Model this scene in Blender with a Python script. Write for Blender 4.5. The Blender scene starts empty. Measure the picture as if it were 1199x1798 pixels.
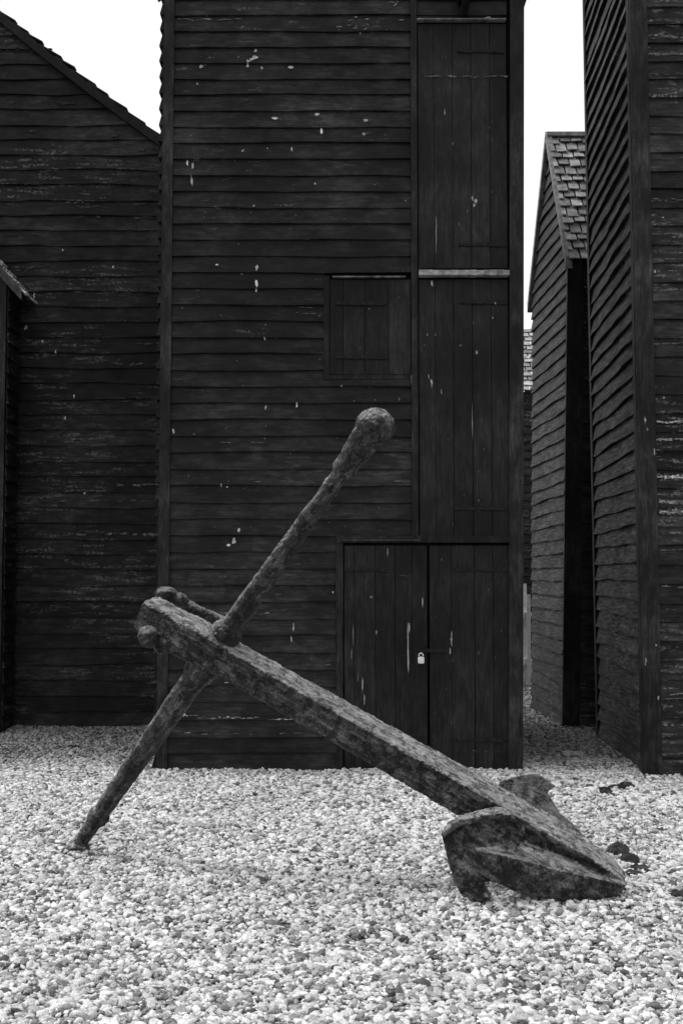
import bpy, bmesh, math, random
from mathutils import Vector, Matrix, noise
random.seed(7)
R = random.Random(11)

# ------------------------------------------------------------------ survey
H = 1.41; FOC = 2100.0; TILT = math.atan(111/FOC)
def P(px, py, Y):
    """point of the site at depth Y metres, from the measured photograph"""
    u=(px-599.5)/FOC; v=(899-py)/FOC
    c,s=math.cos(TILT),math.sin(TILT)
    t=Y/(c-v*s)
    return Vector((u*t, Y, H+(s+v*c)*t))

scene=bpy.context.scene
scene.view_settings.view_transform='Standard'
scene.view_settings.look='None'
scene.view_settings.exposure=0

# anchor skeleton
T=P(254,1074,5.76); C=P(1062,1530,5.30)
d=(T-C).normalized()
Fp=P(136,1487,6.1); Bp=P(655,752,5.24); Sp=P(376,1142,5.68)
stk=(Bp-Fp).normalized()
s_=(stk-d*stk.dot(d)).normalized(); a_=d.cross(s_).normalized()

# ------------------------------------------------------------------ node helpers
def new_mat(name):
    m=bpy.data.materials.new(name); m.use_nodes=True
    nt=m.node_tree; b=nt.nodes['Principled BSDF']
    return m,nt,b
def N(nt,t,**k):
    n=nt.nodes.new(t)
    for a,b in k.items(): setattr(n,a,b)
    return n
def L(nt,a,b): nt.links.new(a,b)
def setin(nt,sock,v):
    if isinstance(v,bpy.types.NodeSocket): L(nt,v,sock)
    else: sock.default_value=v
def math_(nt,op,a,b=0.0,c=None,clamp=False):
    n=N(nt,'ShaderNodeMath',operation=op); n.use_clamp=clamp
    setin(nt,n.inputs[0],a); setin(nt,n.inputs[1],b)
    if c is not None: setin(nt,n.inputs[2],c)
    return n.outputs[0]
def mapr(nt,v,a,b,c=0.0,d=1.0):
    n=N(nt,'ShaderNodeMapRange'); n.clamp=True; n.interpolation_type='SMOOTHSTEP'
    L(nt,v,n.inputs['Value'])
    for k,x in zip(('From Min','From Max','To Min','To Max'),(a,b,c,d)): n.inputs[k].default_value=x
    return n.outputs['Result']
def noise_(nt,scale,sc=(1,1,1),detail=4,rough=.55,loc=(0,0,0),dist=0.0,vec=None):
    mp=N(nt,'ShaderNodeMapping')
    mp.inputs['Scale'].default_value=sc; mp.inputs['Location'].default_value=loc
    if vec is None:
        tc=N(nt,'ShaderNodeTexCoord'); vec=tc.outputs['Object']
    L(nt,vec,mp.inputs['Vector'])
    n=N(nt,'ShaderNodeTexNoise'); n.inputs['Scale'].default_value=scale
    n.inputs['Detail'].default_value=detail; n.inputs['Roughness'].default_value=rough
    n.inputs['Distortion'].default_value=dist
    L(nt,mp.outputs[0],n.inputs['Vector'])
    return n.outputs['Fac']
def mixv(nt,f,a,b):
    n=N(nt,'ShaderNodeMix',data_type='FLOAT')
    setin(nt,n.inputs[0],f); setin(nt,n.inputs[2],a); setin(nt,n.inputs[3],b)
    return n.outputs[0]
def grey(nt,v,sock):
    n=N(nt,'ShaderNodeCombineColor')
    for i in range(3): L(nt,v,n.inputs[i])
    L(nt,n.outputs[0],sock)
def bump(nt,b,h,strength,dist):
    n=N(nt,'ShaderNodeBump'); n.inputs['Strength'].default_value=strength; n.inputs['Distance'].default_value=dist
    L(nt,h,n.inputs['Height']); L(nt,n.outputs[0],b.inputs['Normal'])

def tar_mat(name,base=.012,wear=.5,wearcol=.16,vertical=False,loc=(0,0,0),big=.5,spec=.16,md_hi=2.4):
    m,nt,b=new_mat(name)
    at=N(nt,'ShaderNodeAttribute',attribute_name='tone')
    tone=at.outputs['Fac']
    sc=(1,1,14) if not vertical else (14,14,1)
    g=noise_(nt,5,sc,6,.65,loc)
    f=noise_(nt,40,(1,1,1),3,.6,loc)
    lg=noise_(nt,1.3,(1,1,1),3,.5,loc)
    md=noise_(nt,6,(1,1,2.5) if not vertical else (2.5,2.5,1),6,.72,(1,2,6))
    c=math_(nt,'MULTIPLY',tone,mapr(nt,g,.3,.75,.5*base,1.9*base))
    c=math_(nt,'MULTIPLY',c,mapr(nt,lg,.3,.7,.5,1.6))
    c=math_(nt,'MULTIPLY',c,mapr(nt,md,.38,.70,.7,md_hi))
    w=mapr(nt,noise_(nt,3.2,(1,1,9) if not vertical else (12,12,1),7,.72,(3,5,1)),wear,wear+.10)
    w2=mapr(nt,noise_(nt,1.1,(1,1,1.6),2,.5,(7,1,loc[2])),big,big+.15)
    w3=mapr(nt,f,.42,.6)
    w=math_(nt,'MULTIPLY',math_(nt,'MULTIPLY',w,w2),w3)
    c=mixv(nt,w,c,wearcol)
    grey(nt,c,b.inputs['Base Color'])
    L(nt,mapr(nt,g,.3,.7,.45,.75),b.inputs['Roughness'])
    b.inputs['Specular IOR Level'].default_value=spec
    h=math_(nt,'ADD',g,math_(nt,'MULTIPLY',f,.5))
    bump(nt,b,h,.7,.006)
    return m
def plain_mat(name,v0,v1,scale=8,sc=(1,1,1),rough=.8,bs=.4,spec=.3,bd=.004):
    m,nt,b=new_mat(name)
    n=noise_(nt,scale,sc,6,.65)
    at=N(nt,'ShaderNodeAttribute',attribute_name='tone')
    c=math_(nt,'MULTIPLY',mapr(nt,n,.3,.7,v0,v1),at.outputs['Fac'])
    grey(nt,c,b.inputs['Base Color'])
    b.inputs['Roughness'].default_value=rough; b.inputs['Specular IOR Level'].default_value=spec
    bump(nt,b,n,bs,bd)
    return m

M_TAR=tar_mat('tarred_weatherboard',.0098,.57,.12,big=.46)
M_TARV=tar_mat('tarred_planks',.0095,.63,.08,vertical=True,big=.50,md_hi=1.6)
M_TARL=tar_mat('old_tarred_weatherboard',.0088,.505,.11,loc=(2,4,9),big=.45,spec=.14)
M_TARR=tar_mat('worn_tarred_weatherboard',.011,.51,.16,loc=(5,2,3),big=.42)
M_TRIM=tar_mat('tarred_trim',.0095,.60,.10,vertical=True,big=.48)
M_CORE=plain_mat('dark_timber_core',.002,.004,spec=.05)
M_SLATE=plain_mat('weathered_roof_tiles',.18,.46,14)
M_PALE=plain_mat('bleached_wood',.18,.5,20,(1,1,1))
M_FLAKE=plain_mat('white_paint_flakes',.4,.85,60)
M_STREAK=plain_mat('bare_wood_streaks',.06,.26,30,(1,1,4))
M_WHITE=plain_mat('white_painted_wood',.6,.8,20)
M_IRONB=plain_mat('black_iron_fittings',.007,.02,25,spec=.15)
M_STEEL=plain_mat('padlock_steel',.55,.75,30,rough=.4,spec=.6)

def rust(name,lo,hi,pale_lit,axis,upk=.5,side=.12):
    m,nt,b=new_mat(name)
    tc=N(nt,'ShaderNodeTexCoord'); ax=Vector(axis).normalized(); u=ax.orthogonal().normalized(); w_=ax.cross(u)
    cx=N(nt,'ShaderNodeCombineXYZ')
    for i,(vv,k) in enumerate(((ax,.20),(u,1),(w_,1))):
        dt=N(nt,'ShaderNodeVectorMath',operation='DOT_PRODUCT'); L(nt,tc.outputs['Object'],dt.inputs[0]); dt.inputs[1].default_value=vv*k
        L(nt,dt.outputs['Value'],cx.inputs[i])
    V=cx.outputs[0]
    a=noise_(nt,18,(1,1,1),9,.74,dist=.3,vec=V)
    lgm=noise_(nt,5,(1,1,1),5,.65,(2,8,1))
    gr=noise_(nt,70,(1,1,1),5,.75,(1,1,1),vec=V)
    f=noise_(nt,120,(1,1,1),4,.7)
    k=noise_(nt,22,(1,1,1),6,.7,(4,2,7))
    c=mapr(nt,a,.36,.64,lo,hi)
    c=math_(nt,'MULTIPLY',c,mapr(nt,gr,.32,.68,.30,1.75))
    c=math_(nt,'MULTIPLY',c,mapr(nt,f,.32,.68,.5,1.5))
    c=math_(nt,'MULTIPLY',c,mapr(nt,lgm,.34,.66,.4,1.6))
    pit=mapr(nt,k,.52,.58)
    c=mixv(nt,math_(nt,'MULTIPLY',pit,.8),c,lo*.25)
    pale=mapr(nt,noise_(nt,20,(1,1,1),8,.8,(9,9,2)),.53,.60)
    ge=N(nt,'ShaderNodeNewGeometry'); sx=N(nt,'ShaderNodeSeparateXYZ'); L(nt,ge.outputs['Normal'],sx.inputs[0])
    up=mapr(nt,sx.outputs['Z'],.12,.62)     # light from above painted into the colour of upward faces, over pale mottling
    c=mixv(nt,math_(nt,'MULTIPLY',pale,mixv(nt,up,side,.7)),c,pale_lit)
    dk=math_(nt,'MULTIPLY',mapr(nt,gr,.35,.65,.3,1),upk)
    dk=math_(nt,'MULTIPLY',dk,mixv(nt,pit,1,.45))
    c=mixv(nt,math_(nt,'MULTIPLY',up,dk),c,pale_lit)
    grey(nt,c,b.inputs['Base Color'])
    b.inputs['Roughness'].default_value=.58; b.inputs['Specular IOR Level'].default_value=.3
    h=math_(nt,'ADD',math_(nt,'MULTIPLY',a,1.0),math_(nt,'MULTIPLY',gr,.45))
    h=math_(nt,'ADD',h,math_(nt,'MULTIPLY',f,.3))
    h=math_(nt,'SUBTRACT',h,math_(nt,'MULTIPLY',pit,.4))
    bump(nt,b,h,1.0,.026)
    return m
M_RUST=rust('rusty_iron',.016,.10,.62,d,.68)
M_RUSTF=rust('dull_rusty_iron',.03,.13,.26,d,.45,.2)
M_RUSTD=rust('dark_rusty_iron',.010,.070,.58,stk,.50,.07)
M_SCRAP=rust('scrap_iron',.010,.05,.10,(1,0,0),.2)

# ------------------------------------------------------------------ mesh builder
class MB:
    def __init__(s): s.v=[]; s.f=[]; s.t=[]
    def add(s,vs,fs,tone=1.0):
        o=len(s.v); s.v+= [tuple(x) for x in vs]
        for f in fs: s.f.append(tuple(i+o for i in f)); s.t.append(tone)
    def hexa(s,p,tone=1.0):
        s.add(p,[(0,1,2,3),(7,6,5,4),(0,4,5,1),(1,5,6,2),(2,6,7,3),(3,7,4,0)],tone)
    def box(s,a,b,tone=1.0):
        x0,y0,z0=a;x1,y1,z1=b
        s.hexa([(x0,y0,z0),(x1,y0,z0),(x1,y0,z1),(x0,y0,z1),(x0,y1,z0),(x1,y1,z0),(x1,y1,z1),(x0,y1,z1)],tone)
    def obj(s,name,mat,parent=None):
        me=bpy.data.meshes.new(name); me.from_pydata(s.v,[],s.f)
        a=me.attributes.new('tone','FLOAT','FACE'); a.data.foreach_set('value',s.t)
        me.materials.append(mat)
        o=bpy.data.objects.new(name,me); scene.collection.objects.link(o)
        if parent: setpar(o,parent)
        return o
def setpar(o,p):
    o.parent=p; o.matrix_parent_inverse=Matrix.Translation(-Vector(p.location))
def empty(name,loc):
    e=bpy.data.objects.new(name,None); e.location=loc; e.empty_display_size=.3
    scene.collection.objects.link(e); return e

OUT=.027; INN=.007
def boards(mb,q,nrm,pitch,z0,z1,trange=None,zorig=0.0,seg=.2,wob=.004,tv=.25,outk=1.0,rnd=None):
    """q(t,z)->point on wall plane, t in 0..1; clapboards row by row"""
    rnd=rnd or R
    nrm=Vector(nrm)
    Lw=(q(1,z0)-q(0,z0)).length
    i=math.floor((z0-zorig)/pitch+1e-4)
    while zorig+i*pitch<z1-.004:
        zb=max(z0,zorig+i*pitch); zt=min(z1,zorig+(i+1)*pitch+.012)
        a0,a1=(0,1) if trange is None else trange(zb)
        c0,c1=(0,1) if trange is None else trange(min(zt,z1))
        i+=1
        if a1-a0<.01: continue
        n=max(2,int(Lw*(a1-a0)/seg))
        tone=1+rnd.uniform(-tv,tv); sag=rnd.uniform(-.005,.005); ph=rnd.uniform(0,99)
        cuts=set()
        if rnd.random()<.45: cuts.add(rnd.randint(1,n-1))
        rows=[];tn=[]
        for k in range(n+1):
            f=k/n
            wz=wob*2.2*(noise.noise(Vector((f*Lw*1.3,ph,0))))+wob*noise.noise(Vector((f*Lw*4.3,ph,9)))+sag*math.sin(f*3.1)
            wo=wob*1.8*(noise.noise(Vector((f*Lw*2.1,ph,5))))
            tb=a0+(a1-a0)*f; tt=c0+(c1-c0)*f
            pb=q(tb,zb+wz); pt=q(tt,zt)
            rows.append((pb-nrm*.012, pb+nrm*(OUT*outk+wo), pb+nrm*(OUT*outk+wo-.001)+Vector((0,0,.012)), pt+nrm*INN))
            if k in cuts: tone=1+rnd.uniform(-tv,tv)
            tn.append(tone)
        for k in range(n):
            A=rows[k];B=rows[k+1]
            mb.add([*A,*B],[(0,4,5,1),(1,5,6,2),(2,6,7,3)],tn[k])
        for A in (rows[0],rows[-1]): mb.add(list(A),[(0,1,2,3)],tn[0])

def tiles(mb,e0,e1,r0,r1,rows,cols,rnd=R,thick=.016):
    e0,e1,r0,r1=map(Vector,(e0,e1,r0,r1))
    n=(e1-e0).cross(r0-e0).normalized()
    if n.z<0: n=-n
    for j in range(rows):
        f0=j/rows; f1=min(1,(j+1.25)/rows)
        off=.5*(j%2)/cols
        for i in range(-1,cols+1):
            u0=max(0,i/cols+off); u1=min(1,(i+1)/cols+off)
            if u1-u0<.01: continue
            u1-=.006
            jt=rnd.uniform(-.014,.014); lf=rnd.uniform(.0,.012)
            def q(u,f,h): return (e0.lerp(e1,u)).lerp(r0.lerp(r1,u),f)+n*h
            t=thick+lf
            p=[q(u0,f0+jt,.012+t),q(u1,f0+jt,.012+t*1.0+rnd.uniform(-.004,.004)),q(u1,f1,.004),q(u0,f1,.004)]
            b=[x-n*.014 for x in p]
            mb.hexa([*p,*b],rnd.uniform(.55,1.35))

def blob_splat(mb,cx,cz,rx,rz,surf,rnd=R,tone=1.0,n=12):
    pts=[]
    for k in range(n):
        a=2*math.pi*k/n; r=rnd.uniform(.3,1.25)
        x=cx+math.cos(a)*rx*r; z=cz+math.sin(a)*rz*r
        pts.append((x,surf(z)-.002,z))
    pts.append((cx,surf(cz)-.0025,cz))
    mb.add(pts,[(n,k,(k+1)%n) for k in range(n)],tone)

# ------------------------------------------------------------------ CENTRE HUT
YC=8.75
hut=empty('net_hut',(0,YC+1.4,0))
xl0,xr0=P(277,1348,YC).x,P(915,1348,YC).x
zT=6.3
ztop0=P(290,0,YC)
def xl(z): return xl0+(P(291,0,YC).x-xl0)*z/ztop0.z
def xr(z): return xr0+(P(917,0,YC).x-xr0)*z/ztop0.z
D=2.7
PITCH=.1215
def snap(z): return round(z/PITCH)*PITCH
def FZ(py): return P(600,py,YC).z
def FX(px,py=700): return P(px,py,YC).x
mb=MB()
mb.hexa([(xl(0)+.004,YC+.001,-.1),(xr(0)-.004,YC+.001,-.1),(xr(zT)-.004,YC+.001,zT),(xl(zT)+.004,YC+.001,zT),
         (xl(0)+.004,YC+D,-.1),(xr(0)-.004,YC+D,-.1),(xr(zT)-.004,YC+D,zT),(xl(zT)+.004,YC+D,zT)])
xm=(xl(zT)+xr(zT))/2; zR=7.9
mb.add([(xl(zT),YC,zT),(xr(zT),YC,zT),(xm,YC,zR),(xl(zT),YC+D,zT),(xr(zT),YC+D,zT),(xm,YC+D,zR)],[(0,1,2),(5,4,3),(0,2,5,3),(1,4,5,2)])
mb.obj('wall_core',M_CORE,hut)
mb=MB()
def area(x0,x1,zlo,zhi):
    q=lambda t,z:Vector((x0(z)*(1-t)+x1(z)*t,YC,z))
    boards(mb,q,(0,-1,0),PITCH,zlo,zhi,wob=.006,tv=.3)
lin=lambda px,a=0:(lambda z:FX(px))
XL=lambda z:xl(z)+.07
zh=FZ(486); zh2=FZ(662); zm=FZ(948)
area(XL,lin(722),snap(zh),zT)
area(XL,lin(569),snap(zh2),snap(zh))
area(XL,lin(722),snap(zm),snap(zh2))
area(XL,lin(591),0.0,snap(zm))
area(lin(734),lin(893),FZ(36),zT)
q=lambda t,z:Vector((xl(zT)*(1-t)+xr(zT)*t,YC,z))
boards(mb,q,(0,-1,0),PITCH,zT,zR,trange=lambda z:(.5*(z-zT)/(zR-zT),1-.5*(z-zT)/(zR-zT)))
q=lambda t,z:Vector((xl(z),YC+D*t,z)); boards(mb,q,(-1,0,0),PITCH,0,zT,zorig=.02,outk=1.5)
q=lambda t,z:Vector((xr(z)-.012,YC+.02+(D-.02)*t,z)); boards(mb,q,(1,0,0),PITCH,0,zT,zorig=.03,outk=.7)
q=lambda t,z:Vector((xl(z)*(1-t)+xr(z)*t,YC+D,z)); boards(mb,q,(0,1,0),PITCH,0,zT)
mb.obj('weatherboards',M_TAR,hut)
mb=MB()
def vtrim(x0a,x1a,zb,zt,pr=.045,tone=1.0,segs=8):
    for k in range(segs):
        za=zb+(zt-zb)*k/segs; zc=zb+(zt-zb)*(k+1)/segs
        mb.hexa([(x0a(za),YC-pr,za),(x1a(za),YC-pr,za),(x1a(zc),YC-pr,zc),(x0a(zc),YC-pr,zc),
                 (x0a(za),YC,za),(x1a(za),YC,za),(x1a(zc),YC,zc),(x0a(zc),YC,zc)],tone)
vtrim(lambda z:xl(z)-.004,lambda z:xl(z)+.072,0,zT,.038,1.4,1)
vtrim(lambda z:xr(z)-.098,lambda z:xr(z)+.006,0,zT,.038,1.2,1)
vtrim(lin(722),lin(733),zm,zT,.040,1.0,1)
vtrim(lin(590),lin(602),0,zm,.032,.95,1)
vtrim(lin(568),lin(578),zh2,zh,.026,.9,1)
vtrim(lin(568),lin(721),zh2-.02,zh2+.008,.024,.9,1)
vtrim(lin(590),lin(893),zm-.02,zm+.03,.042,1.0,1)
mb.obj('corner_boards_and_frames',M_TRIM,hut)
mb=MB(); hg=MB()
def door(px0,px1,pyt,pyb,joints,dy=.02):
    z1=FZ(pyt); z0=FZ(pyb) if pyb<1345 else 0.01
    xs=[px0]+joints+[px1]
    for a,b in zip(xs[:-1],xs[1:]):
        xa=FX(a)+.0018; xb=FX(b)-.0018; dd=dy+R.uniform(-.004,.004); tn=R.uniform(.75,1.3)
        s=R.uniform(-.003,.003); w1=R.uniform(-.002,.002)
        mb.hexa([(xa+w1,YC-dd,z0+s),(xb+w1,YC-dd-s,z0-s),(xb,YC-dd,z1),(xa,YC-dd-s,z1),
                 (xa+w1,YC+.001,z0),(xb+w1,YC+.001,z0),(xb,YC+.001,z1),(xa,YC+.001,z1)],tn)
def strap(px0,px1,py,w=.032,pr=.029):
    z=FZ(py)
    hg.hexa([(FX(px0),YC-pr,z-w*.35),(FX(px1),YC-pr,z-w/2),(FX(px1),YC-pr,z+w/2),(FX(px0),YC-pr,z+w*.35),
             (FX(px0),YC-.01,z-w*.35),(FX(px1),YC-.01,z-w/2),(FX(px1),YC-.01,z+w/2),(FX(px0),YC-.01,z+w*.35)])
    k=px0+6
    while k<px1:
        x=FX(k); hg.box((x-.007,YC-pr-.006,z-.007),(x+.007,YC-pr+.001,z+.007),1.8); k+=20
door(735,892,44,472,[763,796,829,862])
door(735,892,492,942,[764,796,829,862])
door(579,721,492,658,[602,640,682],.017)
door(604,748,958,1352,[622,658,692,722],.018)
door(752,890,958,1352,[790,830,862],.021)
for a,b,y in ((806,888,92),(806,890,431),(806,890,532),(795,890,893),(590,678,534),(590,680,628),(795,890,1000),(795,890,1298),(604,680,1000),(604,680,1290)): strap(a,b,y)
strap(735,782,1142,.03,.034)
mb.obj('plank_doors',M_TARV,hut); hg.obj('strap_hinges',M_IRONB,hut)
mb=MB()
def ledge(px0,px1,py,h,pr,tone,n=14):
    z=FZ(py); xa=FX(px0); xb=FX(px1)
    for k in range(n):
        a=xa+(xb-xa)*k/n; b=xa+(xb-xa)*(k+1)/n; hh=h*R.uniform(.8,1.1)
        mb.hexa([(a,YC-pr,z-hh/2),(b,YC-pr,z-hh/2),(b,YC-pr+.006,z+hh/2),(a,YC-pr+.006,z+hh/2),
                 (a,YC-.002,z-hh/2),(b,YC-.002,z-hh/2),(b,YC-.002,z+hh/2+.012),(a,YC-.002,z+hh/2+.012)],tone*R.uniform(.5,1.2))
ledge(735,893,483,.040,.085,.75)
ledge(583,712,488,.009,.045,.3)
ledge(733,891,39,.012,.060,.4)
ledge(600,735,949,.010,.056,.08)
mb.obj('weathered_ledges',M_PALE,hut)
mb=MB()
z=FZ(14)
mb.hexa([(FX(806),YC-.55,z+.02),(FX(828),YC-.55,z+.02),(FX(828),YC-.55,z+.13),(FX(806),YC-.55,z+.13),
         (FX(806),YC,z+.02),(FX(828),YC,z+.02),(FX(828),YC,z+.13),(FX(806),YC,z+.13)],1.3)
mb.hexa([(FX(812),YC-.3,z),(FX(823),YC-.3,z),(FX(823),YC-.3,z+.07),(FX(812),YC-.3,z+.07),
         (FX(812),YC,z-.10),(FX(823),YC,z-.10),(FX(823),YC,z-.03),(FX(812),YC,z-.03)],1.0)
mb.obj('hoist_beam',M_TRIM,hut)
mb=MB()
for sgn,xe in ((-1,xl(zT)-.15),(1,xr(zT)+.15)):
    ze=zT-.15*(zR-zT)/(xr(zT)-xm)
    tiles(mb,(xe,YC-.1,ze),(xe,YC+D+.1,ze),(xm,YC-.1,zR+.02),(xm,YC+D+.1,zR+.02),12,12)
mb.obj('tiled_roof',M_SLATE,hut)
def surf(z):
    f=((z/PITCH)%1.0); return YC-(OUT-(OUT-INN)*f)-.007
def surfd(z): return YC-.027
mb=MB()
S=240.
def speck(px,py,w,h,d_=False,tone=1.0):
    c=P(px,py,YC)
    for _ in range(2 if max(w,h)>7 else 1):
        blob_splat(mb,c.x+R.uniform(-.2,.2)*w/S,c.z+R.uniform(-.2,.2)*h/S,w/2/S*.9,h/2/S*.9,surfd if d_ else surf,tone=tone*R.uniform(.7,1.1))
for a in ((355,118,9,6),(436,114,7,13),(442,108,10,5),(448,102,12,8),(449,91,6,9),(460,121,6,6),(511,121,10,6),(557,203,10,8),(484,210,12,6),(642,214,9,6),(565,231,4,12),(638,238,8,7),
          (427,267,6,6),(512,263,4,9),(553,324,4,5),(446,363,4,5),(383,466,7,4),(452,472,7,12),(451,498,5,14),(465,596,4,7),(337,316,5,24),(330,291,4,14),(340,294,4,16),
          (400,855,4,4),(389,852,4,7),(410,950,8,12),(402,958,8,5),(470,262,4,3),(521,712,3,10),(467,716,3,8),(306,760,4,10),(585,1040,4,4),(516,1100,3,18),(512,1124,4,14),(420,930,4,8),(450,510,3,10),
          (347,150,4,4),(600,680,3,4)):
    speck(*a,tone=R.uniform(.4,1.0))
for a in ((835,355,6,9),(831,362,5,7),(808,608,5,4),(836,621,6,8),(828,350,4,9),(727,652,4,16),(722,668,3,18),(757,672,4,20),(752,663,3,10),(908,525,5,16),(910,543,4,8),(757,500,4,12),(868,535,5,7),(904,943,16,10),
          (765,425,3,80),(716,1138,3,85),(718,1100,3,20),(792,1122,4,26),(789,1142,3,14),(651,1049,6,5),(636,1205,3,30),(640,1222,3,20),(628,1190,2,20),(620,1115,2,45),(774,690,3,8),(828,735,2,60),
          (897,985,6,5),(741,1060,2,20),(780,200,3,12),(700,700,3,8),(900,1280,8,7),(893,1310,3,14),(680,970,2,18),(660,1110,2,10),(855,34,14,5),(617,1148,2,20),(750,590,3,5),(863,560,3,5)):
    speck(*a,d_=True,tone=R.uniform(.2,.6))
for k in range(26):
    speck(R.gauss(622,14),R.gauss(50,9),R.uniform(3,8),R.uniform(2,4),tone=R.uniform(.08,.3))
for k in range(9):
    speck(R.gauss(690,5),R.gauss(8,5),R.uniform(3,7),R.uniform(2,4),tone=R.uniform(.2,.5))
for k in range(90):
    speck(R.uniform(310,715),R.uniform(20,930),R.uniform(1.5,3.5),R.uniform(1.5,4),tone=R.uniform(.08,.35))
for k in range(60):
    speck(R.uniform(740,885),R.uniform(60,1300),R.uniform(1.2,3),R.uniform(2,8),d_=True,tone=R.uniform(.05,.22))
mb.obj('paint_flakes_and_droppings',M_FLAKE,hut)
mb=MB()
def streak(px0,px1,py,th,sf=surf,Y=YC,tone=1.0,dens=1.0,tgt=None):
    t=tgt or mb; x=px0
    while x<px1:
        w=R.uniform(3,20)
        if R.random()<dens:
            c=P(min(x+w/2,px1),py+R.uniform(-1.5,1.5),Y)
            blob_splat(t,c.x,c.z,w/2*Y/FOC,th/2*Y/FOC*R.uniform(.3,1.1),sf,tone=tone*R.uniform(.25,1.2),n=16)
        x+=w*.75
streak(736,886,137,4,surfd,tone=.6,dens=.8)
streak(320,470,1077,4,dens=.7,tone=1.3); streak(300,345,1256,5,tone=2.2); streak(470,525,1262,4,tone=1.8); streak(345,470,1259,3,dens=.6,tone=1.4)
streak(315,400,1199,5,dens=.7,tone=1.3); streak(520,590,1167,2,dens=.6); streak(380,500,777,2,dens=.25)
streak(310,420,36,3,dens=.6); streak(600,715,36,3,dens=.3); streak(312,700,845,2,dens=.15); streak(500,560,540,3,dens=.5,tone=.6); streak(310,590,1287,3,dens=.35,tone=.8)
streak(630,715,1010,2,surfd,dens=.4,tone=.5); streak(800,880,1318,2,surfd,dens=.5,tone=.5)
for k in range(30):
    x=R.uniform(310,640); streak(x,min(715,x+R.uniform(15,70)),R.uniform(30,930),2,dens=.5,tone=.3)
mb.obj('bare_wood_streaks',M_STREAK,hut)
bm=bmesh.new()
c=P(738,1158,YC)
bmesh.ops.create_cube(bm,size=1,matrix=Matrix.Translation((c.x,YC-.055,c.z))@Matrix.Diagonal((.046,.02,.05,1)))
bmesh.ops.bevel(bm,geom=bm.edges[:],offset=.005,segments=2,affect='EDGES')
n=14; prev=None
for k in range(n+1):
    a=math.pi*k/n; cx=c.x+.015*math.cos(a); cz=c.z+.03+.02*math.sin(a)
    ring=[bm.verts.new((cx+.0042*math.cos(b)*math.cos(a),YC-.055+.0042*math.sin(b),cz+.0042*math.cos(b)*math.sin(a))) for b in [2*math.pi*j/8 for j in range(8)]]
    if prev:
        for j in range(8): bm.faces.new((prev[j],prev[(j+1)%8],ring[(j+1)%8],ring[j]))
    prev=ring
me=bpy.data.meshes.new('padlock'); bm.to_mesh(me); bm.free(); me.materials.append(M_STEEL)
at_=me.attributes.new('tone','FLOAT','FACE'); at_.data.foreach_set('value',[1.0]*len(me.polygons))
o=bpy.data.objects.new('padlock',me); scene.collection.objects.link(o); setpar(o,hut)

# ------------------------------------------------------------------ generic gabled hut (gable to camera)
def gable_hut(name,Y,x0,x1,ze,za,depth,mat,pitch,over=.05,overx=.10,barge_tone=1.2,tile_tone=1):
    e=empty(name,((x0+x1)/2,Y+depth/2,0)); xm=(x0+x1)/2
    mb=MB(); mb.box((x0+.004,Y+.001,-.1),(x1-.004,Y+depth,ze))
    mb.add([(x0,Y,ze),(x1,Y,ze),(xm,Y,za),(x0,Y+depth,ze),(x1,Y+depth,ze),(xm,Y+depth,za)],[(0,1,2),(5,4,3)])
    mb.obj('wall_core',M_CORE,e)
    mb=MB()
    q=lambda t,z:Vector((x0*(1-t)+x1*t,Y,z))
    boards(mb,q,(0,-1,0),pitch,0,za-.02,trange=lambda z:(0,1) if z<ze else (.5*(z-ze)/(za-ze),1-.5*(z-ze)/(za-ze)),tv=.5,wob=.010)
    q=lambda t,z:Vector((x0,Y+depth*t,z)); boards(mb,q,(-1,0,0),pitch,0,ze,zorig=.02)
    q=lambda t,z:Vector((x1,Y+depth*t,z)); boards(mb,q,(1,0,0),pitch,0,ze,zorig=.02)
    mb.obj('weatherboards',mat,e)
    mb=MB()
    for sx in (x0,x1):
        s=1 if sx==x0 else -1
        mb.box((min(sx-.004*s,sx+.08*s),Y-.046,0),(max(sx-.004*s,sx+.08*s),Y,ze),1.2)
    sl=(za-ze)/(xm-x0)
    for s in (-1,1):
        xe=xm+s*((x1-x0)/2+overx); zee=ze-overx*sl
        n=10
        for k in range(n):
            a=k/n;b=(k+1)/n
            xa=xe+(xm-xe)*a; xb=xe+(xm-xe)*b
            sg=lambda t:-.05*math.sin(math.pi*t)
            zA=zee+(za-zee)*a+sg(a); zB=zee+(za-zee)*b+sg(b)
            mb.hexa([(xa,Y-over-.02,zA-.06),(xb,Y-over-.02,zB-.06),(xb,Y-over-.02,zB+.04),(xa,Y-over-.02,zA+.04),
                     (xa,Y-.0,zA-.06),(xb,Y-.0,zB-.06),(xb,Y-.0,zB+.04),(xa,Y-.0,zA+.04)],barge_tone)
    mb.obj('bargeboards',M_TRIM,e)
    mb=MB()
    for s in (-1,1):
        xe=xm+s*((x1-x0)/2+overx); zee=ze-overx*sl
        tiles(mb,(xe,Y-over-.01,zee+.0),(xe,Y+depth+.05,zee+.0),(xm,Y-over-.01,za+.0),(xm,Y+depth+.05,za+.0),14,14)
    mb.t=[t*tile_tone for t in mb.t]
    mb.obj('tiled_roof',M_SLATE,e)
    return e

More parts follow.
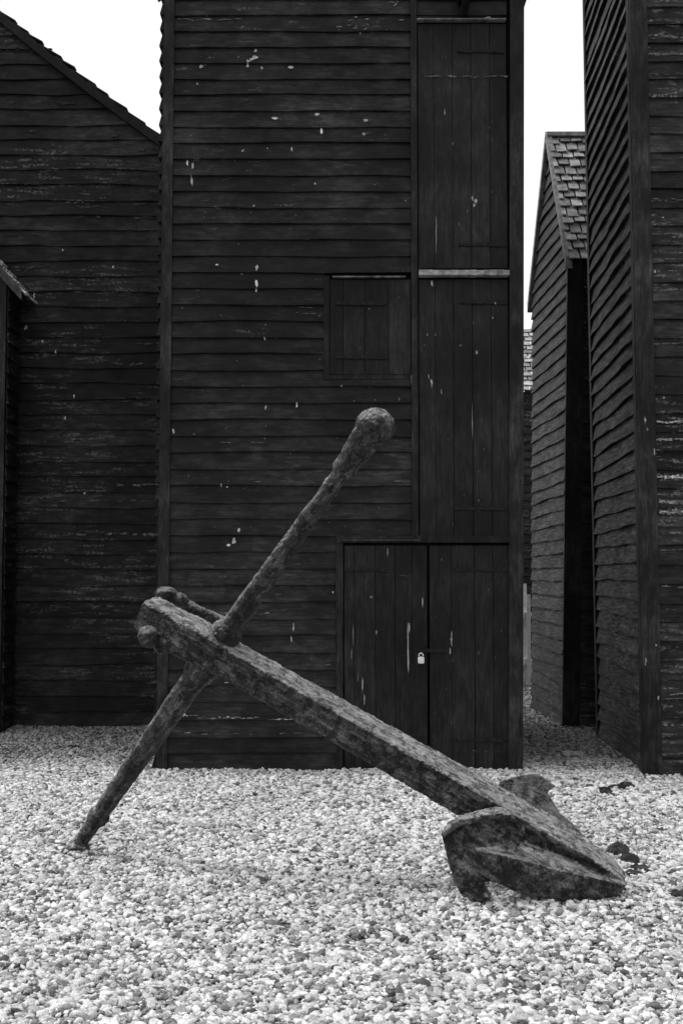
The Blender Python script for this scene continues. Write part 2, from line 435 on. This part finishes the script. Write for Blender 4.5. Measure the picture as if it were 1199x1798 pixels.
YL=11.2
pe=P(292,246,YL); pa=P(0,18,YL)
sl=(pa.z-pe.z)/(pe.x-pa.x)
x1=-1.46; ze=pe.z-(x1-pe.x)*sl-.04
xmL=pa.x-.35; za=ze+(x1-xmL)*sl
lh=gable_hut('net_hut',YL,2*xmL-x1,x1,ze,za,2.8,M_TARL,.146,overx=.03,barge_tone=.7,tile_tone=.05)
def surfL(z):
    f=((z/.146)%1.0); return YL-(OUT-(OUT-INN)*f)-.010
mb=MB()
for a,b,y,th,dn_,tn in ((150,282,640,8,.6,.4),(205,282,852,6,.7,.9),(60,280,880,3,.5,.5),(118,275,938,7,.5,.6),(30,285,566,3,.4,.4),(30,200,232,3,.3,.3),(10,280,360,3,.3,.3),(110,280,383,5,.3,.3),
             (200,282,1055,3,.4,.5),(30,150,925,3,.3,.35),(60,280,480,3,.2,.3),(40,280,700,3,.2,.3),(210,282,605,4,.4,.35),(20,140,183,6,.35,.2),(0,90,90,5,.5,.2),(240,282,265,10,.5,.2)):
    streak(a,b,y,th,surfL,YL,tn,dn_)
for k in range(40):
    x=R.uniform(0,240); streak(x,min(284,x+R.uniform(15,90)),R.uniform(150,1100),R.uniform(2,6),surfL,YL,R.uniform(.12,.35),.5)
mb.obj('bare_wood_streaks',M_STREAK,lh)
mb=MB()
for px,py,w,h in ((116,734,5,8),(47,577,6,10),(112,440,4,7),(18,632,6,12),(62,520,3,12),(100,620,3,12),(132,698,3,12),(76,600,3,6),(200,470,4,4),(150,866,4,4)):
    c=P(px,py,YL); blob_splat(mb,c.x,c.z,w/2*YL/FOC,h/2*YL/FOC,surfL,tone=R.uniform(.5,1))
mb.obj('paint_flakes_and_droppings',M_FLAKE,lh)

YF=10.75
pw=P(12,600,YF); pt=P(37,508,YF-.1); pu=P(0,464,YF-.1)
slf=(pu.z-pt.z)/(pt.x-pu.x)
wF=2.5; xf1=pw.x; zeF=pt.z+ (pt.x-xf1)*slf-.03
gable_hut('net_hut',YF,xf1-wF,xf1,zeF,zeF+slf*wF/2,.35,M_TARL,.14,over=.06,overx=pt.x-xf1,barge_tone=5,tile_tone=1.2)

# ------------------------------------------------------------------ RIGHT NEAR HUT
YR=8.5; YR2=10.55
rh=empty('net_hut',(3.4,9.5,0))
nb=P(1139,1356,YR); nt_=P(1112,0,YR); fb=P(1054,1289,YR2); ft=P(1030,0,YR2)
zTR=7.6
def xn(z): return nb.x+(nt_.x-nb.x)*z/nt_.z
def xf(z): return fb.x+(ft.x-fb.x)*z/ft.z
XR=4.75
mb=MB()
e_=.005
mb.hexa([(xn(0)+e_,YR+e_,-.1),(XR,YR+e_,-.1),(XR,YR+e_,zTR),(xn(zTR)+e_,YR+e_,zTR),(xf(0)+e_,YR2,-.1),(XR,YR2,-.1),(XR,YR2,zTR),(xf(zTR)+e_,YR2,zTR)])
xmR=(xn(zTR)+XR)/2; zAR=9.2
mb.add([(xn(zTR),YR,zTR),(XR,YR,zTR),(xmR,YR,zAR),(xf(zTR),YR2,zTR),(XR,YR2,zTR),(xmR,YR2,zAR)],[(0,1,2),(5,4,3)])
mb.obj('wall_core',M_CORE,rh)
mb=MB()
q=lambda t,z:Vector(((xn(z)+.085)*(1-t)+XR*t,YR,z)); boards(mb,q,(0,-1,0),.135,0,zTR,tv=.5,wob=.006)
q=lambda t,z:Vector((xn(z)*(1-t)+XR*t,YR,z)); boards(mb,q,(0,-1,0),.135,zTR,zAR-.05,trange=lambda z:(.5*(z-zTR)/1.6,1-.5*(z-zTR)/1.6))
nsd=Vector((-1,(fb.x-nb.x)/(YR2-YR),0)).normalized()
q=lambda t,z:Vector((xn(z)*(1-t)+xf(z)*t,YR+.07+(YR2-YR-.07)*t,z)); boards(mb,q,nsd,.135,0,zTR,tv=.45,zorig=.02,wob=.010,outk=1.3)
q=lambda t,z:Vector((XR,YR+(YR2-YR)*t,z)); boards(mb,q,(1,0,0),.135,0,zTR)
q=lambda t,z:Vector((xf(z)*(1-t)+XR*t,YR2,z)); boards(mb,q,(0,1,0),.135,0,zTR)
mb.obj('weatherboards',M_TARR,rh)
mb=MB()
def hx(xa,xb,ya,yb,tone):
    mb.hexa([(xa(0),ya,0),(xb(0),ya,0),(xb(zTR),ya,zTR),(xa(zTR),ya,zTR),(xa(0),yb,0),(xb(0),yb,0),(xb(zTR),yb,zTR),(xa(zTR),yb,zTR)],tone)
hx(lambda z:xn(z)-.040,lambda z:xn(z)+.085,YR-.040,YR,1.4)
hx(lambda z:xn(z)-.042,lambda z:xn(z)-.001,YR+.002,YR+.075,1.4)
hx(lambda z:xf(z)-.04,lambda z:xf(z),YR2-.06,YR2+.01,1.0)
mb.obj('corner_boards',M_TRIM,rh)
mb=MB()
for xe,xt in ((xn(zTR)-.12,xmR),(XR+.12,xmR)):
    tiles(mb,(xe,YR-.1,zTR-.12),(xe,YR2+.1,zTR-.12),(xt,YR-.1,zAR+.02),(xt,YR2+.1,zAR+.02),12,12)
mb.obj('tiled_roof',M_SLATE,rh)
def surfR(z):
    f=((z/.135)%1.0); return YR-(OUT-(OUT-INN)*f)-.009
mb=MB()
for a,b,y,th,dn_,tn in ((1150,1199,742,8,1,3.0),(1150,1199,772,8,.8,2.0),(1150,1199,838,12,1,3.6),(1152,1199,882,16,1,1.8),(1154,1199,899,18,1,2.4),(1158,1199,1030,12,.5,1.2),(1160,1199,1218,10,.6,1.3),
   (1135,1199,98,5,.9,1.1),(1135,1199,133,4,.5,.8),(1130,1199,70,5,.6,.6),(1140,1199,352,4,.6,.8),(1140,1199,412,4,.5,.7),(1145,1199,604,5,.6,.9),(1156,1199,1070,5,.5,.9),(1156,1199,965,6,.6,.8),(1158,1199,1180,5,.5,.7),(1140,1199,280,4,.4,.6),(1158,1199,1290,8,.4,.6)):
    for _ in range(3): streak(a,b+30,y,th*.6,surfR,YR,tn*.8,dn_*.8)
mb.obj('bare_wood_streaks',M_STREAK,rh)
mb=MB()
for px,py,w,h in ((1129,738,4,16),(1133,755,4,8),(1145,795,3,16),(1146,480,3,9),(1160,385,4,4),(1130,1160,4,20),(1152,1225,4,10),(1148,1132,4,4),(1162,700,4,4)):
    c=P(px,py,YR); blob_splat(mb,c.x,c.z,w/2*YR/FOC,h/2*YR/FOC,lambda z:YR-.045,tone=R.uniform(.3,.7))
mb.obj('paint_flakes_and_droppings',M_FLAKE,rh)

# ------------------------------------------------------------------ RIGHT REAR SMALL HUT (ridge across)
YS=11.2; YS2=12.9
sh=empty('net_hut',(3.2,12,0))
xs0=P(991,1275,YS).x; xs20=P(936,1240,YS2).x
pne=P(1000,452,YS); zeS=pne.z; yap=(YS+YS2)/2; pap=P(967,244,yap); zaS=pap.z; XS=4.6
xsT=pne.x; xs2T=P(934,515,YS2).x+.02
def xsn_(z): return xs0+(xsT-xs0)*z/zeS
def xsf_(z): return xs20+(xs2T-xs20)*z/zeS
mb=MB()
mb.add([(xs0,YS,-.1),(XS,YS,-.1),(XS,YS,zeS),(xsT,YS,zeS),(xs20,YS2,-.1),(XS,YS2,-.1),(XS,YS2,zeS),(xs2T,YS2,zeS),(pap.x,yap,zaS),(XS,yap,zaS)],
  [(0,1,2,3),(5,4,7,6),(0,3,8,7,4),(1,5,6,9,2),(3,2,9,8),(6,7,8,9)])
mb.obj('wall_core',M_CORE,sh)
mb=MB()
q=lambda t,z:Vector((xsn_(z)*(1-t)+xsf_(z)*t-.004,YS+(YS2-YS)*t,z)); boards(mb,q,(-1,0,0),.135,0,zaS-.05,trange=lambda z:(0,1) if z<zeS else (.5*(z-zeS)/(zaS-zeS),1-.5*(z-zeS)/(zaS-zeS)),tv=.3,wob=.007)
q=lambda t,z:Vector(((xsn_(z)+.12)*(1-t)+XS*t,YS,z)); boards(mb,q,(0,-1,0),.135,0,zeS,tv=.2)
mb.obj('weatherboards',M_TARR,sh)
mb=MB()
mb.hexa([(xs0-.03,YS-.04,0),(xs0+.13,YS-.04,0),(xsT+.13,YS-.04,zeS),(xsT-.03,YS-.04,zeS),(xs0-.03,YS,0),(xs0+.13,YS,0),(xsT+.13,YS,zeS),(xsT-.03,YS,zeS)],1.0)
mb.obj('corner_boards',M_TRIM,sh)
mb=MB()
for ya,xa_,za_ in ((YS-.1,xsT,zeS-.08),(YS2+.1,xs2T,zeS-.08)):
    yb,xb_,zb_=yap,pap.x,zaS+.02
    def v(x,y,z,dx,dz): return (x+dx,y,z+dz)
    mb.hexa([v(xa_,ya,za_,-.06,-.05),v(xa_,ya,za_,.0,-.05),v(xa_,ya,za_,.0,.055),v(xa_,ya,za_,-.06,.055),v(xb_,yb,zb_,-.06,-.05),v(xb_,yb,zb_,.0,-.05),v(xb_,yb,zb_,.0,.055),v(xb_,yb,zb_,-.06,.055)],.8)
mb.obj('verge_boards',M_PALE,sh)
mb=MB()
tiles(mb,(xsT-.03,YS-.12,zeS-.06),(XS,YS-.12,zeS-.06),(pap.x-.03,yap,zaS+.02),(XS,yap,zaS+.02),15,22)
tiles(mb,(xs2T-.03,YS2+.12,zeS-.06),(XS,YS2+.12,zeS-.06),(pap.x-.03,yap,zaS+.02),(XS,yap,zaS+.02),15,22)
mb.box((pap.x-.05,yap-.05,zaS+.02),(XS,yap+.05,zaS+.06),1.4)
mb.obj('tiled_roof',M_SLATE,sh)

# ------------------------------------------------------------------ DISTANT HUT in the gap
YD=20.; dh=empty('net_hut',(3.5,21.2,0))
zeD=P(925,688,YD).z; zaD=P(925,578,YD+1.4).z
mb=MB(); mb.box((1.9,YD,-.1),(5.6,YD+2.8,zeD)); mb.obj('wall_core',M_CORE,dh)
mb=MB(); q=lambda t,z:Vector((1.9+3.7*t,YD,z)); boards(mb,q,(0,-1,0),.14,0,zeD); mb.obj('weatherboards',M_TARR,dh)
mb=MB(); tiles(mb,(1.8,YD-.1,zeD),(5.7,YD-.1,zeD),(1.8,YD+1.4,zaD),(5.7,YD+1.4,zaD),14,20)
tiles(mb,(1.8,YD+2.9,zeD),(5.7,YD+2.9,zeD),(1.8,YD+1.4,zaD),(5.7,YD+1.4,zaD),14,20)
mb.obj('tiled_roof',M_SLATE,dh)
mb=MB()
for k in range(14):
    x=1.7+k*.115; h=1.15+R.uniform(-.02,.02)
    mb.box((x,15.5,0),(x+.05,15.52,h),R.uniform(.8,1.1))
mb.box((1.6,15.522,.25),(3.3,15.56,.33)); mb.box((1.6,15.522,.85),(3.3,15.56,.93)); mb.box((2.3,15.56,-.1),(2.4,15.66,1.3))
mb.obj('picket_fence',M_WHITE)

# ------------------------------------------------------------------ GROUND
def gh(x,y):
    h=.026*noise.noise(Vector((x*.8,y*.8,3)))+.016*noise.noise(Vector((x*2.3,y*2.3,8)))
    h+=.03*math.exp(-(((x-.75)/.45)**2+((y-5.2)/.22)**2))
    h+=.03*math.exp(-(((x+1.35)/.18)**2+((y-6.1)/.15)**2))
    f=max(0,min(1,(15-abs(y-5))/4))*max(0,min(1,(10-abs(x))/3))
    return h*f
xsn=[-400,-150,-60,-25,-12,-9]+[-8+i*.16 for i in range(101)]+[9,12,25,60,150,400]
ysn=[-300,-100,-30,-10,-3,0]+[.8+i*.16 for i in range(100)]+[18,20,25,40,80,160,500]
vs=[];fs=[];dn=[]
for y in ysn:
    for x in xsn: vs.append((x,y,gh(x,y)))
nx=len(xsn)
for j in range(len(ysn)-1):
    for i in range(nx-1):
        fs.append((j*nx+i,j*nx+i+1,(j+1)*nx+i+1,(j+1)*nx+i))
        cx=(xsn[i]+xsn[i+1])/2; cy=(ysn[j]+ysn[j+1])/2
        dd=0
        if abs(cx)<.33*cy+.9 and 2.6<cy<9.2: dd=5400
        elif abs(cx)<4.5 and 9.2<=cy<14: dd=3200
        elif abs(cx)<6 and 1.2<cy<15: dd=1200
        dn.append(float(dd))
me=bpy.data.meshes.new('pebble_beach'); me.from_pydata(vs,[],fs)
a=me.attributes.new('dens','FLOAT','FACE'); a.data.foreach_set('value',dn)
for p in me.polygons: p.use_smooth=True
def hut_shade(nt):  # shade around the huts darkened into the shingle colour, plus patchy tone
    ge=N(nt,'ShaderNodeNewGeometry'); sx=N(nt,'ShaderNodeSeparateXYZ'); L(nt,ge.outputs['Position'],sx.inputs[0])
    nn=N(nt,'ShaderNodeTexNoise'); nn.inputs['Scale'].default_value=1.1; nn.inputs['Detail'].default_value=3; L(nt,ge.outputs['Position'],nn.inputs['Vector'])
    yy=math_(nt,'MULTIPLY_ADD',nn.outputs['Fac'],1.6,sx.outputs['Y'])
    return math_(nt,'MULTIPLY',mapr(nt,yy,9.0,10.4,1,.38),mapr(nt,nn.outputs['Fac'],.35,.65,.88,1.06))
mg,nt,b=new_mat('shingle_bed')
tc=N(nt,'ShaderNodeTexCoord'); vo=N(nt,'ShaderNodeTexVoronoi'); vo.inputs['Scale'].default_value=46; L(nt,tc.outputs['Object'],vo.inputs['Vector'])
sp=N(nt,'ShaderNodeSeparateColor'); L(nt,vo.outputs['Color'],sp.inputs[0])
c=mapr(nt,sp.outputs[0],0,1,.10,.42)
c=math_(nt,'MULTIPLY',c,mapr(nt,vo.outputs['Distance'],.3,.75,1,.4))
c=math_(nt,'MULTIPLY',c,hut_shade(nt))
grey(nt,c,b.inputs['Base Color']); b.inputs['Roughness'].default_value=.8
inv=math_(nt,'SUBTRACT',1,vo.outputs['Distance']); bump(nt,b,inv,1,.02)
me.materials.append(mg)
mp_,nt,b=new_mat('flint_pebbles')
oi=N(nt,'ShaderNodeObjectInfo')
cr=N(nt,'ShaderNodeValToRGB'); el=cr.color_ramp.elements
el[0].position=0; el[0].color=(.06,)*3+(1,)
el[1].position=1; el[1].color=(.92,)*3+(1,)
for p_,v_ in ((.06,.16),(.17,.32),(.38,.54),(.70,.75)):
    e=el.new(p_); e.color=(v_,)*3+(1,)
L(nt,oi.outputs['Random'],cr.inputs[0])
nz=noise_(nt,2.2,(1,1,1),5,.65)
bw=N(nt,'ShaderNodeRGBToBW'); L(nt,cr.outputs[0],bw.inputs[0])
c=math_(nt,'MULTIPLY',bw.outputs[0],mapr(nt,nz,.3,.7,.62,1.15),clamp=True)
c=math_(nt,'MULTIPLY',c,hut_shade(nt))
grey(nt,c,b.inputs['Base Color']); b.inputs['Roughness'].default_value=.55; b.inputs['Specular IOR Level'].default_value=.4
me.materials.append(mp_)
beach=bpy.data.objects.new('pebble_beach',me); scene.collection.objects.link(beach)

gn=bpy.data.node_groups.new('pebbles','GeometryNodeTree')
gn.interface.new_socket('Geometry',in_out='INPUT',socket_type='NodeSocketGeometry')
gn.interface.new_socket('Geometry',in_out='OUTPUT',socket_type='NodeSocketGeometry')
gi=N(gn,'NodeGroupInput'); go=N(gn,'NodeGroupOutput')
na=N(gn,'GeometryNodeInputNamedAttribute',data_type='FLOAT'); na.inputs['Name'].default_value='dens'
dp=N(gn,'GeometryNodeDistributePointsOnFaces',distribute_method='RANDOM')
L(gn,gi.outputs[0],dp.inputs['Mesh']); L(gn,[o for o in na.outputs if o.name=='Attribute' and o.enabled][0],[i for i in dp.inputs if i.name=='Density' and i.enabled][0])
ji=N(gn,'GeometryNodeJoinGeometry')
for k in range(8):
    ic=N(gn,'GeometryNodeMeshIcoSphere'); ic.inputs['Radius'].default_value=1; ic.inputs['Subdivisions'].default_value=3
    ps=N(gn,'GeometryNodeInputPosition')
    va=N(gn,'ShaderNodeVectorMath',operation='ADD'); L(gn,ps.outputs[0],va.inputs[0]); va.inputs[1].default_value=(k*7.3,k*3.1,k*5.7)
    nn=N(gn,'ShaderNodeTexNoise'); nn.inputs['Scale'].default_value=.85; nn.inputs['Detail'].default_value=1.5
    L(gn,va.outputs[0],nn.inputs['Vector'])
    ms=N(gn,'ShaderNodeMath',operation='MULTIPLY_ADD'); L(gn,nn.outputs[0],ms.inputs[0]); ms.inputs[1].default_value=1.7; ms.inputs[2].default_value=-.85
    sc_=N(gn,'ShaderNodeVectorMath',operation='SCALE'); L(gn,ps.outputs[0],sc_.inputs[0]); L(gn,ms.outputs[0],sc_.inputs['Scale'])
    sp_=N(gn,'GeometryNodeSetPosition'); L(gn,ic.outputs['Mesh'],sp_.inputs['Geometry']); L(gn,sc_.outputs[0],sp_.inputs['Offset'])
    g2=N(gn,'GeometryNodeGeometryToInstance')
    ss=N(gn,'GeometryNodeSetShadeSmooth'); L(gn,sp_.outputs[0],ss.inputs[0])
    sm=N(gn,'GeometryNodeSetMaterial'); sm.inputs['Material'].default_value=mp_; L(gn,ss.outputs[0],sm.inputs[0])
    L(gn,sm.outputs[0],g2.inputs[0]); L(gn,g2.outputs[0],ji.inputs[0])
def rnd(dt,a,b,seed):
    n=N(gn,'FunctionNodeRandomValue',data_type=dt)
    dct={i.name:i for i in n.inputs if i.enabled}
    dct['Min'].default_value=a; dct['Max'].default_value=b; dct['Seed'].default_value=seed
    return [o for o in n.outputs if o.enabled][0]
ip=N(gn,'GeometryNodeInstanceOnPoints'); ip.inputs['Pick Instance'].default_value=True
off=N(gn,'GeometryNodeSetPosition'); L(gn,dp.outputs['Points'],off.inputs['Geometry']); L(gn,rnd('FLOAT_VECTOR',(0,0,-.009),(0,0,.012),5),off.inputs['Offset'])
L(gn,off.outputs[0],ip.inputs['Points']); L(gn,ji.outputs[0],ip.inputs['Instance'])
L(gn,rnd('INT',0,7,3),ip.inputs['Instance Index'])
L(gn,rnd('FLOAT_VECTOR',(-.6,-.6,0),(.6,.6,6.28),4),ip.inputs['Rotation'])
pw_=N(gn,'ShaderNodeMath',operation='POWER'); L(gn,rnd('FLOAT',0,1,8),pw_.inputs[0]); pw_.inputs[1].default_value=2.6
sz=N(gn,'ShaderNodeMath',operation='MULTIPLY_ADD'); L(gn,pw_.outputs[0],sz.inputs[0]); sz.inputs[1].default_value=.0132; sz.inputs[2].default_value=.0056
sv=N(gn,'ShaderNodeVectorMath',operation='SCALE'); L(gn,rnd('FLOAT_VECTOR',(.9,.7,.5),(1.5,1.05,.85),9),sv.inputs[0]); L(gn,sz.outputs[0],sv.inputs['Scale'])
L(gn,sv.outputs[0],ip.inputs['Scale'])
jo=N(gn,'GeometryNodeJoinGeometry'); L(gn,ip.outputs[0],jo.inputs[0]); L(gn,gi.outputs[0],jo.inputs[0])
L(gn,jo.outputs[0],go.inputs[0])
md=beach.modifiers.new('pebbles','NODES'); md.node_group=gn

# ------------------------------------------------------------------ ANCHOR
anchor=empty('ship_anchor',(0,5.5,0))
tex=bpy.data.textures.new('rust_lumps','CLOUDS'); tex.noise_scale=.06; tex.noise_depth=4
tex2=bpy.data.textures.new('rust_scabs','CLOUDS'); tex2.noise_scale=.02; tex2.noise_depth=2; tex2.noise_type='HARD_NOISE'
def iron(bm,name,mat,vox=.007,disp=.012,par=True,fine=.005):
    bmesh.ops.recalc_face_normals(bm,faces=bm.faces[:])
    me=bpy.data.meshes.new(name); bm.to_mesh(me); bm.free(); me.materials.append(mat)
    o=bpy.data.objects.new(name,me); scene.collection.objects.link(o)
    r=o.modifiers.new('remesh','REMESH'); r.mode='VOXEL'; r.voxel_size=vox; r.use_smooth_shade=True
    s=o.modifiers.new('soft','SMOOTH'); s.iterations=1; s.factor=.35
    for t,st in ((tex,disp),(tex2,fine)):
        dm=o.modifiers.new('lumps','DISPLACE'); dm.texture=t; dm.strength=st; dm.mid_level=.5; dm.texture_coords='GLOBAL'
    if par: setpar(o,anchor)
    return o
def loft(bm,secs):
    rings=[[bm.verts.new(p) for p in s] for s in secs]
    n=len(rings[0])
    for a,b in zip(rings[:-1],rings[1:]):
        for j in range(n): bm.faces.new((a[j],a[(j+1)%n],b[(j+1)%n],b[j]))
    bm.faces.new(rings[0][::-1]); bm.faces.new(rings[-1])
def prism(bm,pts,th):
    th=Vector(th); a=[bm.verts.new(p) for p in pts]; b=[bm.verts.new(Vector(p)+th) for p in pts]
    n=len(pts)
    bmf=bm.faces.new(a); bmb=bm.faces.new(b[::-1])
    for j in range(n): bm.faces.new((a[j],b[j],b[(j+1)%n],a[(j+1)%n]))
    bmesh.ops.triangulate(bm,faces=[bmf,bmb])
def tube(bm,pts,rad,n=16):
    pts=[Vector(p) for p in pts]; secs=[]
    for i,p in enumerate(pts):
        dd=(pts[min(i+1,len(pts)-1)]-pts[max(i-1,0)]).normalized()
        u=dd.orthogonal().normalized() if i==0 else (u-dd*u.dot(dd)).normalized()
        w=dd.cross(u)
        secs.append([p+(u*math.cos(2*math.pi*k/n)+w*math.sin(2*math.pi*k/n))*rad[i] for k in range(n)])
    loft(bm,secs)
def ball(bm,c,r,sc=(1,1,1)):
    bmesh.ops.create_icosphere(bm,subdivisions=3,radius=r,matrix=Matrix.Translation(c)@Matrix.Diagonal((*sc,1)))

bm=bmesh.new()
def sec(f,ws,wa,ch=.15):
    c=C.lerp(T,f); s=s_*ws/2; a=a_*wa/2; k=1-ch
    return [c+s*k+a,c+s+a*k,c+s-a*k,c+s*k-a,c-s*k-a,c-s-a*k,c-s+a*k,c-s*k+a]
loft(bm,[sec(-.035,.05,.10),sec(.0,.10,.16),sec(.10,.145,.20),sec(.25,.155,.20),sec(.5,.152,.18),sec(.8,.150,.16),sec(.985,.165,.155),sec(1.0,.148,.13)])
def q4(l): return [P(*x) for x in l]
loft(bm,[q4([(1101,1553,5.22),(1088,1573,5.22),(1085,1568,5.32),(1098,1543,5.32)]),
         q4([(1060,1545,5.18),(1048,1580,5.17),(1050,1572,5.3),(1066,1525,5.32)]),
         q4([(1000,1532,5.12),(996,1585,5.14),(1005,1575,5.28),(1018,1507,5.3)]),
         q4([(930,1514,5.06),(930,1576,5.08),(940,1565,5.25),(950,1490,5.27)]),
         q4([(870,1498,5.04),(878,1556,5.06),(890,1545,5.2),(885,1472,5.22)]),
         q4([(835,1492,5.09),(835,1530,5.09),(840,1525,5.17),(835,1474,5.18)])])
prism(bm,q4([(774,1466,5.13),(783,1452,5.12),(804,1439,5.11),(840,1429,5.10),(878,1424,5.10),(912,1434,5.12),(920,1462,5.12),(905,1500,5.11),(895,1530,5.10),(886,1552,5.10),
             (872,1548,5.10),(852,1550,5.10),(846,1562,5.10),(862,1582,5.10),(834,1587,5.10),(810,1574,5.11),(797,1552,5.12),(786,1515,5.13)]),(.012,.055,.010))
tube(bm,q4([(776,1468,5.11),(804,1444,5.08),(840,1434,5.07),(878,1430,5.07),(912,1440,5.09),(960,1468,5.13),(1040,1512,5.23)]),[.012,.018,.020,.020,.019,.017,.014],10)
prism(bm,q4([(885,1432,5.24),(915,1436,5.24),(1045,1512,5.31),(1030,1520,5.30),(960,1505,5.28),(900,1485,5.24)]),(0,.04,0))
loft(bm,[sec(.80,.150,.160),sec(.83,.170,.172),sec(.90,.172,.175),sec(.93,.152,.160)])
iron(bm,'shank_arm_and_fluke',M_RUST,.0055,.011,fine=.008)
bm=bmesh.new()
prism(bm,q4([(868,1390,5.60),(878,1372,5.62),(905,1363,5.64),(942,1358,5.66),(976,1380,5.66),(960,1391,5.64),(984,1428,5.58),(1030,1472,5.46),(1088,1528,5.32),
             (1080,1548,5.3),(1000,1505,5.4),(930,1450,5.5),(880,1425,5.57)]),(.01,.055,-.01))
iron(bm,'far_arm_and_fluke',M_RUSTF,.0055,.010,fine=.006)
bm=bmesh.new()
def sp(f): return Fp.lerp(Sp,f*2) if f<.5 else Sp.lerp(Bp,(f-.5)*2)
tube(bm,[sp(0),sp(.03),sp(.12),sp(.3),sp(.44),sp(.5),sp(.56),sp(.7),sp(.88),sp(.95)],[.036,.038,.046,.055,.061,.061,.054,.048,.039,.038],20)
ball(bm,Fp,.055,(1.15,1.15,.5)); ball(bm,Fp+Vector((0,0,-.03)),.072,(1.1,1.1,.4))
tube(bm,[sp(.068),sp(.075),sp(.09),sp(.097)],[.044,.055,.055,.044])
ball(bm,Bp+Vector((.008,0,.006)),.090,(1,1,.97)); ball(bm,Bp+Vector((-.036,0,-.040)),.064)
tube(bm,[sp(.900),sp(.910),sp(.930),sp(.97)],[.040,.058,.056,.070])
tube(bm,[sp(.535),sp(.55),sp(.565)],[.080,.072,.05]); tube(bm,[sp(.42),sp(.45),sp(.475)],[.056,.08,.09])
iron(bm,'stock',M_RUSTD,.0055,.010,fine=.006)
bm=bmesh.new()
pts=[P(288,1048,5.86),P(315,1057,5.87),P(350,1074,5.88),P(385,1088,5.90),P(415,1104,5.92),P(412,1140,5.9),P(390,1165,5.86),P(352,1160,5.84),P(318,1146,5.82),P(290,1130,5.80),P(262,1112,5.72)]
tube(bm,pts,[.036,.038,.030,.027,.028,.03,.03,.03,.03,.034,.040])
ball(bm,P(292,1043,5.84),.048,(1.15,1,.85)); ball(bm,P(316,1053,5.85),.044,(1,1,.85)); ball(bm,P(264,1117,5.70),.058,(1.05,1,1.0)); ball(bm,P(286,1132,5.74),.050)
tube(bm,[pts[0],T.lerp(C,.03),pts[-1]],[.022,.022,.022],12)
iron(bm,'shackle',M_RUSTD,.0055,.014,fine=.006)

# ------------------------------------------------------------------ debris half sunk in the shingle
def G(px,py):
    lo,hi=3,40
    for _ in range(40):
        m=(lo+hi)/2
        if P(px,py,m).z>0.0: lo=m
        else: hi=m
    return lo
def lumps(name,l):
    bm=bmesh.new()
    for px,py,rx,ry,rz in l:
        p=P(px,py,G(px,py))
        ball(bm,Vector((p.x,p.y,gh(p.x,p.y)+rz*.3)),1,(rx,ry,rz))
    o=iron(bm,name,M_SCRAP,.006,.03,par=False,fine=.012)
lumps('rusty_metal_scrap',[(1062,1396,.045,.08,.03),(1080,1389,.06,.06,.025),(1100,1387,.06,.05,.035),(1072,1402,.03,.04,.02)])
lumps('rusty_metal_scrap',[(1085,1500,.06,.09,.04),(1104,1515,.055,.09,.028),(1124,1531,.055,.08,.02),(1110,1540,.05,.05,.018)])
lumps('rusty_metal_scrap',[(1185,1574,.04,.05,.02),(1205,1578,.06,.06,.03),(1225,1575,.06,.06,.03)])
lumps('driftwood',[(108,1312,.06,.05,.018),(128,1311,.07,.05,.02)])
mb=MB()
pa_=P(986,1328,G(986,1328)); pb_=P(1025,1330,G(1025,1330))
mb.box((pa_.x,pa_.y-.03,.012),(pb_.x,pa_.y+.06,.035),1.0)
mb.obj('weathered_plank',M_PALE)

# ------------------------------------------------------------------ light
el_=math.radians(60); az=math.radians(-78)
w=bpy.data.worlds.new('World'); scene.world=w; w.use_nodes=True
nt=w.node_tree; bg=nt.nodes['Background']
sky=N(nt,'ShaderNodeTexSky'); sky.sky_type='NISHITA'; sky.sun_disc=False
sky.sun_elevation=el_; sky.sun_rotation=az; sky.dust_density=4
bw=N(nt,'ShaderNodeRGBToBW'); L(nt,sky.outputs[0],bw.inputs[0])
mx=math_(nt,'MAXIMUM',bw.outputs[0],8.7)   # unbroken white cloud deck
cc=N(nt,'ShaderNodeCombineColor')
for i in range(3): L(nt,mx,cc.inputs[i])
L(nt,cc.outputs[0],bg.inputs['Color']); bg.inputs['Strength'].default_value=.12
sd=bpy.data.lights.new('sun','SUN'); sd.energy=1.5; sd.angle=math.radians(16); sd.color=(1,.99,.98)
so=bpy.data.objects.new('sun',sd); scene.collection.objects.link(so)
dirv=Vector((math.sin(az)*math.cos(el_),math.cos(az)*math.cos(el_),math.sin(el_)))
so.rotation_euler=dirv.to_track_quat('Z','Y').to_euler()

# ------------------------------------------------------------------ camera
cd=bpy.data.cameras.new('camera'); cam=bpy.data.objects.new('camera',cd); scene.collection.objects.link(cam)
cam.location=(0,0,H); cam.rotation_euler=(math.pi/2+TILT,0,0)
cd.sensor_fit='VERTICAL'; cd.sensor_height=36; cd.sensor_width=24; cd.lens=36*FOC/1798
cd.clip_end=2000
scene.camera=cam
